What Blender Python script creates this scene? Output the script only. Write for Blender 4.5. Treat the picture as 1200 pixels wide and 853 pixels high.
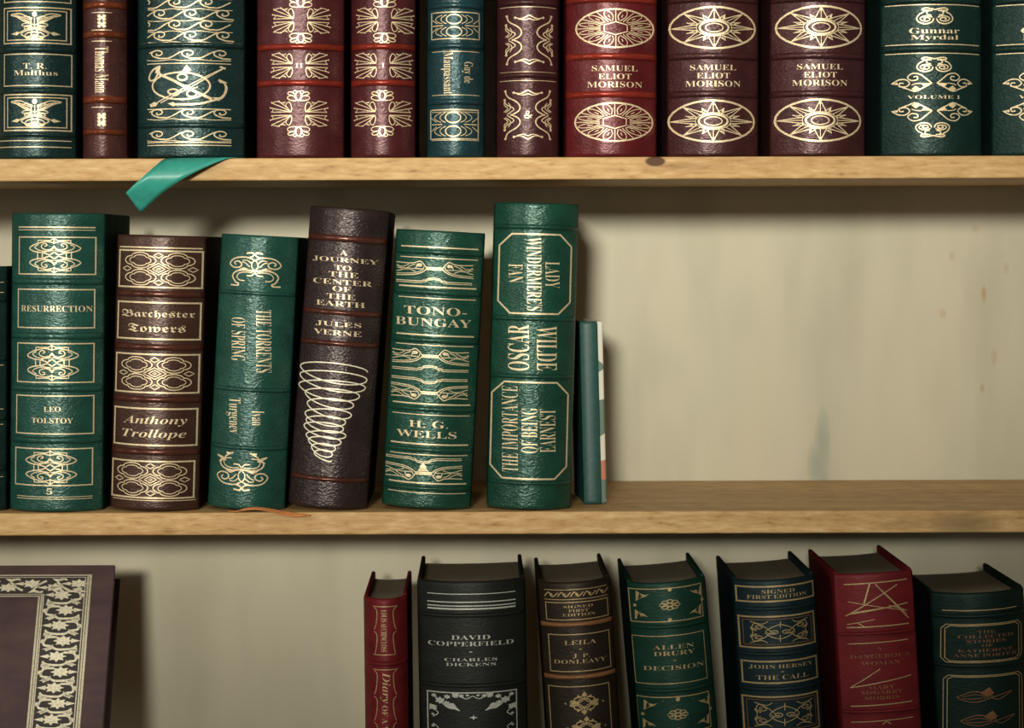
import bpy, bmesh, math, random
from mathutils import Vector, Matrix
random.seed(7)
for o in list(bpy.data.objects): bpy.data.objects.remove(o)
SC = bpy.context.scene
COL = SC.collection

# ------------------------------------------------------------------ camera, world, light, exposure
PX = 0.00064            # metres per photo pixel on the plane of the shelf fronts
D = 1.75                # camera to shelf fronts
HX, HY = 560.0, 290.0   # where the camera's axis meets the photo
ROLL = 0.0033
cam = bpy.data.cameras.new('camera'); co = bpy.data.objects.new('camera', cam); COL.objects.link(co)
co.location = (0, -D, 0); co.rotation_euler = (math.pi/2, ROLL, 0)
cam.sensor_width = 36; cam.lens = 36*(D/PX)/1200
cam.shift_x = (600-HX)/1200; cam.shift_y = (HY-426.5)/1200
cam.clip_start = .05
cam.dof.use_dof = True; cam.dof.focus_distance = D+.004; cam.dof.aperture_fstop = 9
SC.camera = co
w = bpy.data.worlds.new('world'); SC.world = w; w.use_nodes = True
w.node_tree.nodes['Background'].inputs[0].default_value = (1.0, .97, .80, 1)
w.node_tree.nodes['Background'].inputs[1].default_value = .085
def lamp(name, loc, aim, power, col, radius, angle, blend, sx=1, sy=1, roll=0):
    l = bpy.data.lights.new(name, 'SPOT'); l.energy = power; l.color = col; l.shadow_soft_size = radius
    l.spot_size = math.radians(angle); l.spot_blend = blend
    o = bpy.data.objects.new(name, l); COL.objects.link(o); o.location = loc
    o.rotation_euler = (Vector(aim)-Vector(loc)).to_track_quat('-Z', 'Y').to_euler(); o.rotation_euler.rotate_axis('Z', math.radians(roll)); o.scale = (sx, sy, 1)
    return o
lamp('ceiling_spot_lamp', (-.62, -5.6, .86), (.02, 0, .10), 1600, (1, .94, .81), .30, 9.0, 1.0, 2.2, 1, 20)
wl = bpy.data.lights.new('side_window_light', 'AREA'); wl.shape = 'RECTANGLE'; wl.size = .9; wl.size_y = 1.2; wl.energy = 21; wl.color = (1, .94, .84)
wo = bpy.data.objects.new('side_window_light', wl); COL.objects.link(wo); wo.location = (-2.6, -1.9, .55)
wo.rotation_euler = (Vector((0, 0, .1))-Vector(wo.location)).to_track_quat('-Z', 'Y').to_euler()
SC.view_settings.view_transform = 'Standard'; SC.view_settings.look = 'None'
SC.view_settings.exposure = 0.0; SC.view_settings.gamma = 1.0; SC.view_settings.use_curve_mapping = False

al = bpy.data.lights.new('ceiling_bounce_fill', 'AREA'); al.shape = 'RECTANGLE'; al.size = 1.6; al.size_y = 1.0; al.energy = 12; al.color = (1, .92, .76)  # added soft fill in place of ceiling bounce, brightens the shelf tops
ao = bpy.data.objects.new('ceiling_bounce_fill', al); COL.objects.link(ao); ao.location = (-.1, -1.7, 1.5)
ao.rotation_euler = (Vector((0, 0, 0))-Vector(ao.location)).to_track_quat('-Z', 'Y').to_euler()

# ------------------------------------------------------------------ helpers
def W(px, py, y=0.0):
    """photo pixel -> world point on the vertical plane at depth y behind the shelf fronts"""
    dx, dy = px-HX, py-HY
    X = dx - ROLL*dy; Y = dy + ROLL*dx
    k = PX*(D+y)/D
    return Vector((X*k, y, -Y*k))
def link_mesh(name, verts, faces, mat, parent=None, smooth=False):
    me = bpy.data.meshes.new(name); me.from_pydata([tuple(v) for v in verts], [], faces); me.validate(); me.update()
    o = bpy.data.objects.new(name, me); COL.objects.link(o)
    if mat: me.materials.append(mat)
    if smooth:
        for p in me.polygons: p.use_smooth = True
    if parent: o.parent = parent
    return o
def link_bm(name, bm, mat, parent=None, smooth=False):
    bmesh.ops.recalc_face_normals(bm, faces=bm.faces[:])
    me = bpy.data.meshes.new(name); bm.to_mesh(me); bm.free()
    o = bpy.data.objects.new(name, me); COL.objects.link(o); me.materials.append(mat)
    if smooth:
        for p in me.polygons: p.use_smooth = True
    if parent: o.parent = parent
    return o
def bm_box(x0, x1, y0, y1, z0, z1, bev=0.0, seg=2):
    bm = bmesh.new(); r = bmesh.ops.create_cube(bm, size=1)
    for v in bm.verts:
        v.co = Vector(((x0+x1)/2+v.co.x*(x1-x0), (y0+y1)/2+v.co.y*(y1-y0), (z0+z1)/2+v.co.z*(z1-z0)))
    if bev: bmesh.ops.bevel(bm, geom=bm.edges[:], offset=bev, segments=seg, profile=.5, affect='EDGES')
    return bm
def empty(name, loc, label, cat, group=None):
    o = bpy.data.objects.new(name, None); COL.objects.link(o); o.location = loc; o.empty_display_size = .02
    o['label'] = label; o['category'] = cat
    if group: o['group'] = group
    return o

# ------------------------------------------------------------------ materials
def mat_new(name):
    m = bpy.data.materials.new(name); m.use_nodes = True
    nt = m.node_tree; return m, nt, nt.nodes, nt.links, nt.nodes['Principled BSDF']
def ramp(N, stops):
    r = N.new('ShaderNodeValToRGB'); e = r.color_ramp.elements
    while len(e) < len(stops): e.new(.5)
    for i, (p, c) in enumerate(stops): e[i].position = p; e[i].color = (*c, 1)
    return r
def leather(name, col, rough=.4, grain=1.0, spec=.5, tint=.55, metal=0):
    m, nt, N, L, P = mat_new(name)
    tc = N.new('ShaderNodeTexCoord'); mp = N.new('ShaderNodeMapping'); L.new(tc.outputs['Object'], mp.inputs[0])
    mp.inputs['Scale'].default_value = (.55, 1, 1.25)
    n = N.new('ShaderNodeTexNoise'); n.inputs['Scale'].default_value = 60; n.inputs['Detail'].default_value = 3
    L.new(mp.outputs[0], n.inputs['Vector'])
    r = ramp(N, [(.3, tuple(c*.78 for c in col)), (.7, tuple(min(1, c*1.22) for c in col))])
    L.new(n.outputs[0], r.inputs[0]); L.new(r.outputs[0], P.inputs['Base Color'])
    v = N.new('ShaderNodeTexVoronoi'); v.inputs['Scale'].default_value = 620; L.new(mp.outputs[0], v.inputs['Vector'])
    n2 = N.new('ShaderNodeTexNoise'); n2.inputs['Scale'].default_value = 260; n2.inputs['Detail'].default_value = 4; n2.inputs['Distortion'].default_value = 1.2
    L.new(mp.outputs[0], n2.inputs['Vector'])
    a = N.new('ShaderNodeMath'); a.operation = 'MULTIPLY_ADD'; a.inputs[1].default_value = .30
    L.new(v.outputs['Distance'], a.inputs[0]); L.new(n2.outputs[0], a.inputs[2])
    b = N.new('ShaderNodeBump'); b.inputs['Strength'].default_value = .55*grain; b.inputs['Distance'].default_value = .0011
    L.new(a.outputs[0], b.inputs['Height']); L.new(b.outputs[0], P.inputs['Normal'])
    P.inputs['Roughness'].default_value = rough
    P.inputs['Specular IOR Level'].default_value = spec; P.inputs['Metallic'].default_value = metal
    mxc = max(col); P.inputs['Specular Tint'].default_value = tuple(1-tint+tint*(c/mxc)**.5 for c in col)+(1,)
    return m
def gilt(name, col, metal=.35, rough=.38):
    m, nt, N, L, P = mat_new(name)
    tc = N.new('ShaderNodeTexCoord'); n = N.new('ShaderNodeTexNoise'); n.inputs['Scale'].default_value = 700; n.inputs['Detail'].default_value = 2
    L.new(tc.outputs['Object'], n.inputs['Vector'])
    r = ramp(N, [(.35, tuple(c*.72 for c in col)), (.6, col)]); L.new(n.outputs[0], r.inputs[0]); L.new(r.outputs[0], P.inputs['Base Color'])
    b = N.new('ShaderNodeBump'); b.inputs['Strength'].default_value = .25; b.inputs['Distance'].default_value = .0004
    L.new(n.outputs[0], b.inputs['Height']); L.new(b.outputs[0], P.inputs['Normal'])
    P.inputs['Metallic'].default_value = metal; P.inputs['Roughness'].default_value = rough
    return m
def ellipses(N, L, coord, items):
    """sum of soft elliptical marks (x, z, rx, rz) on a vertical face, in object metres -> 0..1"""
    sep = N.new('ShaderNodeSeparateXYZ'); L.new(coord, sep.inputs[0]); tot = None
    def M(op, a, b):
        q = N.new('ShaderNodeMath'); q.operation = op
        for i, t in enumerate((a, b)):
            if isinstance(t, (int, float)): q.inputs[i].default_value = t
            else: L.new(t, q.inputs[i])
        return q.outputs[0]
    for (x, z, rx, rz, amt) in items:
        a = M('MULTIPLY', M('SUBTRACT', sep.outputs[0], x), 1/rx); b = M('MULTIPLY', M('SUBTRACT', sep.outputs[2], z), 1/rz)
        d = M('ADD', M('MULTIPLY', a, a), M('MULTIPLY', b, b))
        k = M('MULTIPLY', M('SUBTRACT', 1.0, M('MINIMUM', d, 1.0)), amt)
        tot = k if tot is None else M('MAXIMUM', tot, k)
    return tot
def wood(name, knots, stains):
    m, nt, N, L, P = mat_new(name)
    tc = N.new('ShaderNodeTexCoord'); mp = N.new('ShaderNodeMapping'); L.new(tc.outputs['Object'], mp.inputs[0])
    mp.inputs['Scale'].default_value = (.22, 1, 1.1)
    n = N.new('ShaderNodeTexNoise'); n.inputs['Scale'].default_value = 260; n.inputs['Detail'].default_value = 5; n.inputs['Roughness'].default_value = .6
    L.new(mp.outputs[0], n.inputs['Vector'])
    r = ramp(N, [(.28, (.27, .145, .05)), (.41, (.46, .285, .115)), (.57, (.55, .365, .165)), (.70, (.62, .45, .24))])
    L.new(n.outputs[0], r.inputs[0])
    mp2 = N.new('ShaderNodeMapping'); mp2.inputs['Scale'].default_value = (.08, 1, 1.6); L.new(tc.outputs['Object'], mp2.inputs[0])
    n2 = N.new('ShaderNodeTexNoise'); n2.inputs['Scale'].default_value = 45; n2.inputs['Detail'].default_value = 3; L.new(mp2.outputs[0], n2.inputs['Vector'])
    r2 = ramp(N, [(.3, (.80, .74, .66)), (.65, (1, 1, 1))]); L.new(n2.outputs[0], r2.inputs[0])
    mx = N.new('ShaderNodeMixRGB'); mx.blend_type = 'MULTIPLY'; mx.inputs[0].default_value = 1
    L.new(r.outputs[0], mx.inputs[1]); L.new(r2.outputs[0], mx.inputs[2]); out = mx.outputs[0]
    for items, c in ((stains, (.17, .12, .05, 1)), (knots, (.075, .028, .009, 1))):
        if not items: continue
        f = ellipses(N, L, tc.outputs['Object'], items)
        g = N.new('ShaderNodeMixRGB'); g.inputs[2].default_value = c; L.new(f, g.inputs[0]); L.new(out, g.inputs[1]); out = g.outputs[0]
    L.new(out, P.inputs['Base Color'])
    b = N.new('ShaderNodeBump'); b.inputs['Strength'].default_value = .3; b.inputs['Distance'].default_value = .0008
    L.new(n.outputs[0], b.inputs['Height']); L.new(b.outputs[0], P.inputs['Normal'])
    P.inputs['Roughness'].default_value = .55; P.inputs['Specular IOR Level'].default_value = .25
    return m
def plywood(name, rust, blot):
    m, nt, N, L, P = mat_new(name)
    tc = N.new('ShaderNodeTexCoord')
    def noise(sx, sz, sc, det):
        mp = N.new('ShaderNodeMapping'); mp.inputs['Scale'].default_value = (sx, 1, sz); L.new(tc.outputs['Object'], mp.inputs[0])
        n = N.new('ShaderNodeTexNoise'); n.inputs['Scale'].default_value = sc; n.inputs['Detail'].default_value = det
        L.new(mp.outputs[0], n.inputs['Vector']); return n.outputs[0]
    a = noise(1.6, .35, 9, 4); r = ramp(N, [(.3, (.49, .455, .335)), (.55, (.585, .545, .415)), (.75, (.63, .57, .425))]); L.new(a, r.inputs[0])
    a2 = noise(3, 1.2, 5, 3); r2 = ramp(N, [(.35, (.90, .93, .93)), (.7, (1, 1, 1))]); L.new(a2, r2.inputs[0])
    mx = N.new('ShaderNodeMixRGB'); mx.blend_type = 'MULTIPLY'; mx.inputs[0].default_value = 1; L.new(r.outputs[0], mx.inputs[1]); L.new(r2.outputs[0], mx.inputs[2])
    out = mx.outputs[0]
    for items, c in ((blot, (.33, .36, .29, 1)), (rust, (.42, .24, .08, 1))):
        f = ellipses(N, L, tc.outputs['Object'], items)
        g = N.new('ShaderNodeMixRGB'); g.inputs[2].default_value = c; L.new(f, g.inputs[0]); L.new(out, g.inputs[1]); out = g.outputs[0]
    L.new(out, P.inputs['Base Color'])
    fine = noise(1, .4, 520, 2)
    b = N.new('ShaderNodeBump'); b.inputs['Strength'].default_value = .25; b.inputs['Distance'].default_value = .0008
    L.new(fine, b.inputs['Height']); L.new(b.outputs[0], P.inputs['Normal'])
    P.inputs['Roughness'].default_value = .6; P.inputs['Specular IOR Level'].default_value = .3
    return m
def plain(name, col, rough=.6, sc=300, var=.2, metal=0):
    m, nt, N, L, P = mat_new(name)
    tc = N.new('ShaderNodeTexCoord'); n = N.new('ShaderNodeTexNoise'); n.inputs['Scale'].default_value = sc; L.new(tc.outputs['Object'], n.inputs['Vector'])
    r = ramp(N, [(.3, tuple(c*(1-var) for c in col)), (.7, tuple(min(1, c*(1+var)) for c in col))]); L.new(n.outputs[0], r.inputs[0]); L.new(r.outputs[0], P.inputs['Base Color'])
    b = N.new('ShaderNodeBump'); b.inputs['Strength'].default_value = .15; b.inputs['Distance'].default_value = .0005
    L.new(n.outputs[0], b.inputs['Height']); L.new(b.outputs[0], P.inputs['Normal'])
    P.inputs['Roughness'].default_value = rough; P.inputs['Metallic'].default_value = metal
    return m
def pages_mat(name, col):
    m, nt, N, L, P = mat_new(name)
    tc = N.new('ShaderNodeTexCoord'); mp = N.new('ShaderNodeMapping'); mp.inputs['Scale'].default_value = (30, .3, .3); L.new(tc.outputs['Object'], mp.inputs[0])
    n = N.new('ShaderNodeTexNoise'); n.inputs['Scale'].default_value = 100; L.new(mp.outputs[0], n.inputs['Vector'])
    r = ramp(N, [(.3, tuple(c*.7 for c in col)), (.7, col)]); L.new(n.outputs[0], r.inputs[0]); L.new(r.outputs[0], P.inputs['Base Color'])
    P.inputs['Roughness'].default_value = .5; return m
def jacket(name):
    m, nt, N, L, P = mat_new(name)
    tc = N.new('ShaderNodeTexCoord'); v = N.new('ShaderNodeTexVoronoi'); v.inputs['Scale'].default_value = 55; L.new(tc.outputs['Object'], v.inputs['Vector'])
    s = N.new('ShaderNodeSeparateColor'); L.new(v.outputs['Color'], s.inputs[0])
    r = ramp(N, [(0, (.62, .60, .50)), (.45, (.10, .16, .12)), (.62, (.45, .16, .10)), (.72, (.6, .58, .48))]); r.color_ramp.interpolation = 'CONSTANT'
    L.new(s.outputs[0], r.inputs[0]); L.new(r.outputs[0], P.inputs['Base Color']); P.inputs['Roughness'].default_value = .35; return m

GREEN = leather('green_leather', (.010, .050, .038), .33)
GREEN2 = leather('bottle_green_leather', (.007, .042, .027), .32)
TEAL = leather('teal_black_leather', (.005, .020, .020), .34)
BLUEG = leather('blue_green_leather', (.008, .032, .038), .34)
DKGREEN = leather('dark_green_leather', (.0045, .017, .0145), .40, .9, .35)
MAROON = leather('maroon_leather', (.050, .009, .011), .35, .6)
OX = leather('oxblood_leather', (.034, .009, .010), .36, .8)
REDL = leather('red_leather', (.075, .007, .009), .34, .6)
BROWNR = leather('red_brown_leather', (.055, .018, .017), .35)
BROWN = leather('brown_leather', (.036, .015, .010), .37, .7)
PLUM = leather('dark_plum_leather', (.020, .012, .012), .33, 1.2)
BLACK = leather('black_leather', (.008, .009, .008), .5, .5, .25)
DKBROWN = leather('dark_brown_leather', (.014, .009, .006), .48, .6, .3)
CRIMSON = leather('crimson_leather', (.115, .009, .012), .45, .4, .3)
FOREST = leather('forest_leather', (.005, .027, .018), .47, .5, .3)
NAVYG = leather('petrol_leather', (.005, .014, .017), .47, .5, .3)
BOARD = {}
def board_mat(m):
    if m.name not in BOARD:
        c = m.copy(); c.name = m.name+'_boards'; p = c.node_tree.nodes['Principled BSDF']; p.inputs['Specular IOR Level'].default_value = .12; p.inputs['Roughness'].default_value = .75; BOARD[m.name] = c
    return BOARD[m.name]
DEEP = leather('deep_green_leather', (.003, .011, .009), .48, .5, .25)
COVER = leather('purple_cloth', (.075, .045, .045), .6, .25, .3)
BANDRED = leather('glint_red_band', (.20, .022, .013), .27, .4, .8, .9, .25)  # leather lightened and tinted, the bands' red glint put into its colour
BANDORANGE = leather('glint_tan_band', (.15, .034, .014), .27, .4, .8, .9, .25)  # orange glint of the slim book's bands, carried by the colour
BANDPLUM = leather('glint_plum_band', (.060, .018, .012), .27, .4, .7, .8, .2)  # reddish band glints worked into a lighter base colour
BANDTAN = leather('tan_brown_band', (.17, .075, .03), .4, .5)  # lighter brown for bands, thin frames and some lettering
GOLD = gilt('gold_foil', (.80, .65, .41), .42, .42)
GOLD_W = gilt('pale_gold_foil', (.88, .82, .62), .2)
GOLD_D = gilt('shaded_gold_foil', (.45, .33, .16))  # gold with the bottom shelf's dimmer light darkened into its colour
SILVER = gilt('silver_foil', (.46, .48, .43), .2)
PAGES = pages_mat('page_edges', (.32, .27, .18))
PAGES_D = pages_mat('dark_page_edges', (.24, .21, .15))
TEALRIB = plain('teal_satin', (.030, .27, .215), .38, 200, .1)
ORANGERIB = plain('orange_satin', (.50, .19, .06), .35, 200, .15)

# ------------------------------------------------------------------ bookcase
YB = .229
def zlvl(py): return -(py + ROLL*(600-HX) - HY)*PX
ZT, ZM = zlvl(184.3), zlvl(599.6)
TH = 26.3*PX
ZB = ZM-(ZT-ZM); ZU = ZT+(ZT-ZM)
bc = empty('bookcase', (0, 0, ZB-TH), 'pale wooden bookcase with thick plank shelves and a stained plywood back', 'bookcase')
def rel(o): o.location = Vector(o.location)-Vector(bc.location); return o
k0 = W(768, 189); st = W(1130, 614)
mats = [wood('shelf_wood_bottom', [], []), wood('shelf_wood_middle', [], [(st.x, st.z, .032, .011, .75), (W(1065, 610).x, st.z, .02, .006, .35)]),
        wood('shelf_wood_top', [(k0.x, k0.z, .0085, .0042, 2.2), (k0.x+.02, k0.z-.004, .03, .004, .22)], []), wood('shelf_wood_upper', [], [])]
XL, XR = -.78, .80
for z, m in zip((ZB, ZM, ZT, ZU), mats):
    bm = bm_box(XL, XR, 0, YB, z-TH, z, .0012, 2)
    o = link_bm('shelf', bm, m, bc); rel(o)
def P2(px, py): q = W(px, py, YB); return q.x, q.z
rust = [(*P2(x, y), rx*PX, rz*PX, a) for x, y, rx, rz, a in ((1153, 344, 4, 13, .7), (1165, 418, 5, 14, .35), (1151, 455, 4, 7, .55), (1105, 367, 6, 8, .35), (1116, 300, 5, 8, .35), (1179, 314, 4, 9, .35), (1143, 268, 8, 7, .3))]
blot = [(*P2(x, y), rx*PX, rz*PX, a) for x, y, rx, rz, a in ((964, 520, 12, 55, .85), (958, 545, 16, 36, .85), (964, 560, 10, 26, .8), (870, 360, 26, 60, .12), (780, 430, 36, 40, .12))]
o = link_bm('back_panel', bm_box(XL, XR, YB, YB+.012, ZB-TH, ZU, 0), plywood('stained_plywood', rust, blot), bc); rel(o)
for x0, x1 in ((XL-.02, XL), (XR, XR+.02)):
    o = link_bm('side_panel', bm_box(x0, x1, 0, YB+.012, ZB-TH, ZU+.02, .001), mats[0], bc); rel(o)

# ------------------------------------------------------------------ ink: gilt strokes, fills and letters in photo pixels
def smooth_pts(pts, closed=False, n=6):
    if len(pts) < 3: return list(pts)
    q = []; m = len(pts)
    for i in range(m if closed else m-1):
        p0 = pts[(i-1) % m] if (closed or i > 0) else pts[0]; p1 = pts[i]; p2 = pts[(i+1) % m]
        p3 = pts[(i+2) % m] if (closed or i+2 < m) else pts[-1]
        for j in range(n):
            t = j/n; t2 = t*t; t3 = t2*t
            q.append(tuple(.5*(2*p1[a]+(p2[a]-p0[a])*t+(2*p0[a]-5*p1[a]+4*p2[a]-p3[a])*t2+(3*p1[a]-p0[a]-3*p2[a]+p3[a])*t3) for a in (0, 1)))
    if not closed: q.append(tuple(pts[-1]))
    return q
_tc = {}
STY = {'serif': (0x1D400, 0x1D41A), 'frak': (0x1D56C, 0x1D586), 'ital': (0x1D468, 0x1D482)}
def text_mesh(s, style, thin=0.0, gap=1.0):
    key = (s, style, thin, gap)
    if key in _tc: return _tc[key]
    up, lo = STY[style]
    t = ''.join(chr(up+ord(c)-65) if 'A' <= c <= 'Z' else chr(lo+ord(c)-97) if 'a' <= c <= 'z' else chr(0x1D7CE+ord(c)-48) if '0' <= c <= '9' else c for c in s)
    c = bpy.data.curves.new('lettering_source', 'FONT'); c.body = t; c.resolution_u = 3; c.offset = thin; c.space_character = gap
    o = bpy.data.objects.new('lettering_source', c); COL.objects.link(o)
    bpy.context.view_layer.update()
    me = bpy.data.meshes.new_from_object(o.evaluated_get(bpy.context.evaluated_depsgraph_get()))
    bpy.data.objects.remove(o); bpy.data.curves.remove(c)
    v = [(p.co.x, p.co.y) for p in me.vertices]; f = [tuple(p.vertices) for p in me.polygons]; bpy.data.meshes.remove(me)
    x0 = min(p[0] for p in v); x1 = max(p[0] for p in v); y0 = min(p[1] for p in v); y1 = max(p[1] for p in v)
    v = [((p[0]-x0)/(x1-x0)-.5, (p[1]-y0)/(y1-y0)-.5) for p in v]
    _tc[key] = (v, f); return _tc[key]
class Ink:
    def __init__(s): s.v = []; s.f = []; s.at()
    def at(s, cx=0, cy=0, hw=1, hh=1, fx=False, fy=False): s.t = (cx, cy, -hw if fx else hw, -hh if fy else hh); return s
    def T(s, p): return (s.t[0]+p[0]*s.t[2], s.t[1]+p[1]*s.t[3])
    def _variants(s, pts, mx, my):
        r = [pts]
        if mx: r += [[(-x, y) for x, y in q] for q in r]
        if my: r += [[(x, -y) for x, y in q] for q in r]
        return r
    def s(s, pts, w=1.1, sm=True, closed=False, mx=False, my=False, taper=0, ew=None):
        for q in s._variants(pts, mx, my):
            q = [s.T(p) for p in q]
            if sm: q = smooth_pts(q, closed)
            s._rib(q, w, closed, taper)
        return s
    def _rib(s, q, w, closed, taper):
        r = []
        m = len(q)
        for i in range(m if closed else m-1):          # short pieces, so that strokes follow the round of the spine
            a, b = q[i], q[(i+1) % m]; L = math.hypot(b[0]-a[0], b[1]-a[1]); k = max(1, int(L/2.5))
            for j in range(k): r.append((a[0]+(b[0]-a[0])*j/k, a[1]+(b[1]-a[1])*j/k))
        if not closed: r.append(q[-1])
        m = len(r); base = len(s.v)
        if m < 2: return
        for i in range(m):
            a = r[(i-1) % m] if (closed or i) else r[0]; b = r[(i+1) % m] if (closed or i < m-1) else r[-1]
            dx, dy = b[0]-a[0], b[1]-a[1]; l = math.hypot(dx, dy) or 1; nx, ny = -dy/l, dx/l
            ww = w*.43
            if taper: ww *= max(.25, math.sin(math.pi*(.08+.84*i/(m-1)))) if taper == 2 else 1-.7*i/(m-1)
            s.v += [(r[i][0]+nx*ww, r[i][1]+ny*ww), (r[i][0]-nx*ww, r[i][1]-ny*ww)]
        for i in range(m if closed else m-1):
            j = (i+1) % m; s.f.append((base+2*i, base+2*i+1, base+2*j+1, base+2*j))
    def f_(s, pts, sm=False, mx=False, my=False):
        for q in s._variants(pts, mx, my):
            q = [s.T(p) for p in q]
            if sm: q = smooth_pts(q, True, 4)
            c = (sum(p[0] for p in q)/len(q), sum(p[1] for p in q)/len(q)); b = len(s.v); s.v += [c]+q
            for i in range(len(q)): s.f.append((b, b+1+i, b+1+(i+1) % len(q)))
        return s
    def dot(s, x, y, r, mx=False, my=False, ry=None):
        for q in s._variants([(x, y)], mx, my):
            X, Y = s.T(q[0]); b = len(s.v); s.v.append((X, Y)); rr = ry or r
            for i in range(8): s.v.append((X+r*math.cos(i*math.pi/4), Y+rr*math.sin(i*math.pi/4)))
            for i in range(8): s.f.append((b, b+1+i, b+1+(i+1) % 8))
        return s
    def oval(s, x, y, rx, ry, w=1.0, a0=0, a1=360, mx=False, my=False):
        n = 28; full = a1-a0 >= 360
        p = [(x+rx*math.cos(math.radians(a0+(a1-a0)*i/n)), y+ry*math.sin(math.radians(a0+(a1-a0)*i/n))) for i in range(n if full else n+1)]
        return s.s(p, w, False, full, mx, my)
    def rect(s, x0, y0, x1, y1, w=1.2, sk=0):
        """frame; sk = sideways lean in px from bottom to top"""
        h = w/2
        for a, b in (((x0-h+sk, y0), (x1+h+sk, y0)), ((x0-h, y1), (x1+h, y1)), ((x0+sk, y0), (x0, y1)), ((x1+sk, y0), (x1, y1))): s.s([a, b], w, False)
        return s
    def text(s, t, cx, cy, w, h, rot='', style='serif', thin=0.0, gap=1.0):
        v, f = text_mesh(t, style, thin, gap); bm = bmesh.new(); vs = [bm.verts.new((p[0], p[1], 0)) for p in v]
        for q in f:
            try: bm.faces.new([vs[i] for i in q])
            except ValueError: pass
        for p in bm.verts:
            x, y = p.co.x, p.co.y
            if rot == 'down': p.co = (cx+y*w, cy+x*h, 0)
            elif rot == 'up': p.co = (cx-y*w, cy-x*h, 0)
            else: p.co = (cx+x*w, cy-y*h, 0)
        for _ in range(3):
            e = [e for e in bm.edges if abs(e.verts[0].co.x-e.verts[1].co.x) > 3.0]
            if not e: break
            bmesh.ops.subdivide_edges(bm, edges=e, cuts=1); bmesh.ops.triangulate(bm, faces=[q for q in bm.faces if len(q.verts) > 4])
        bm.verts.index_update(); b = len(s.v); s.v += [(p.co.x, p.co.y) for p in bm.verts]; s.f += [tuple(b+p.index for p in q.verts) for q in bm.faces]
        bm.free(); return s

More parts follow.
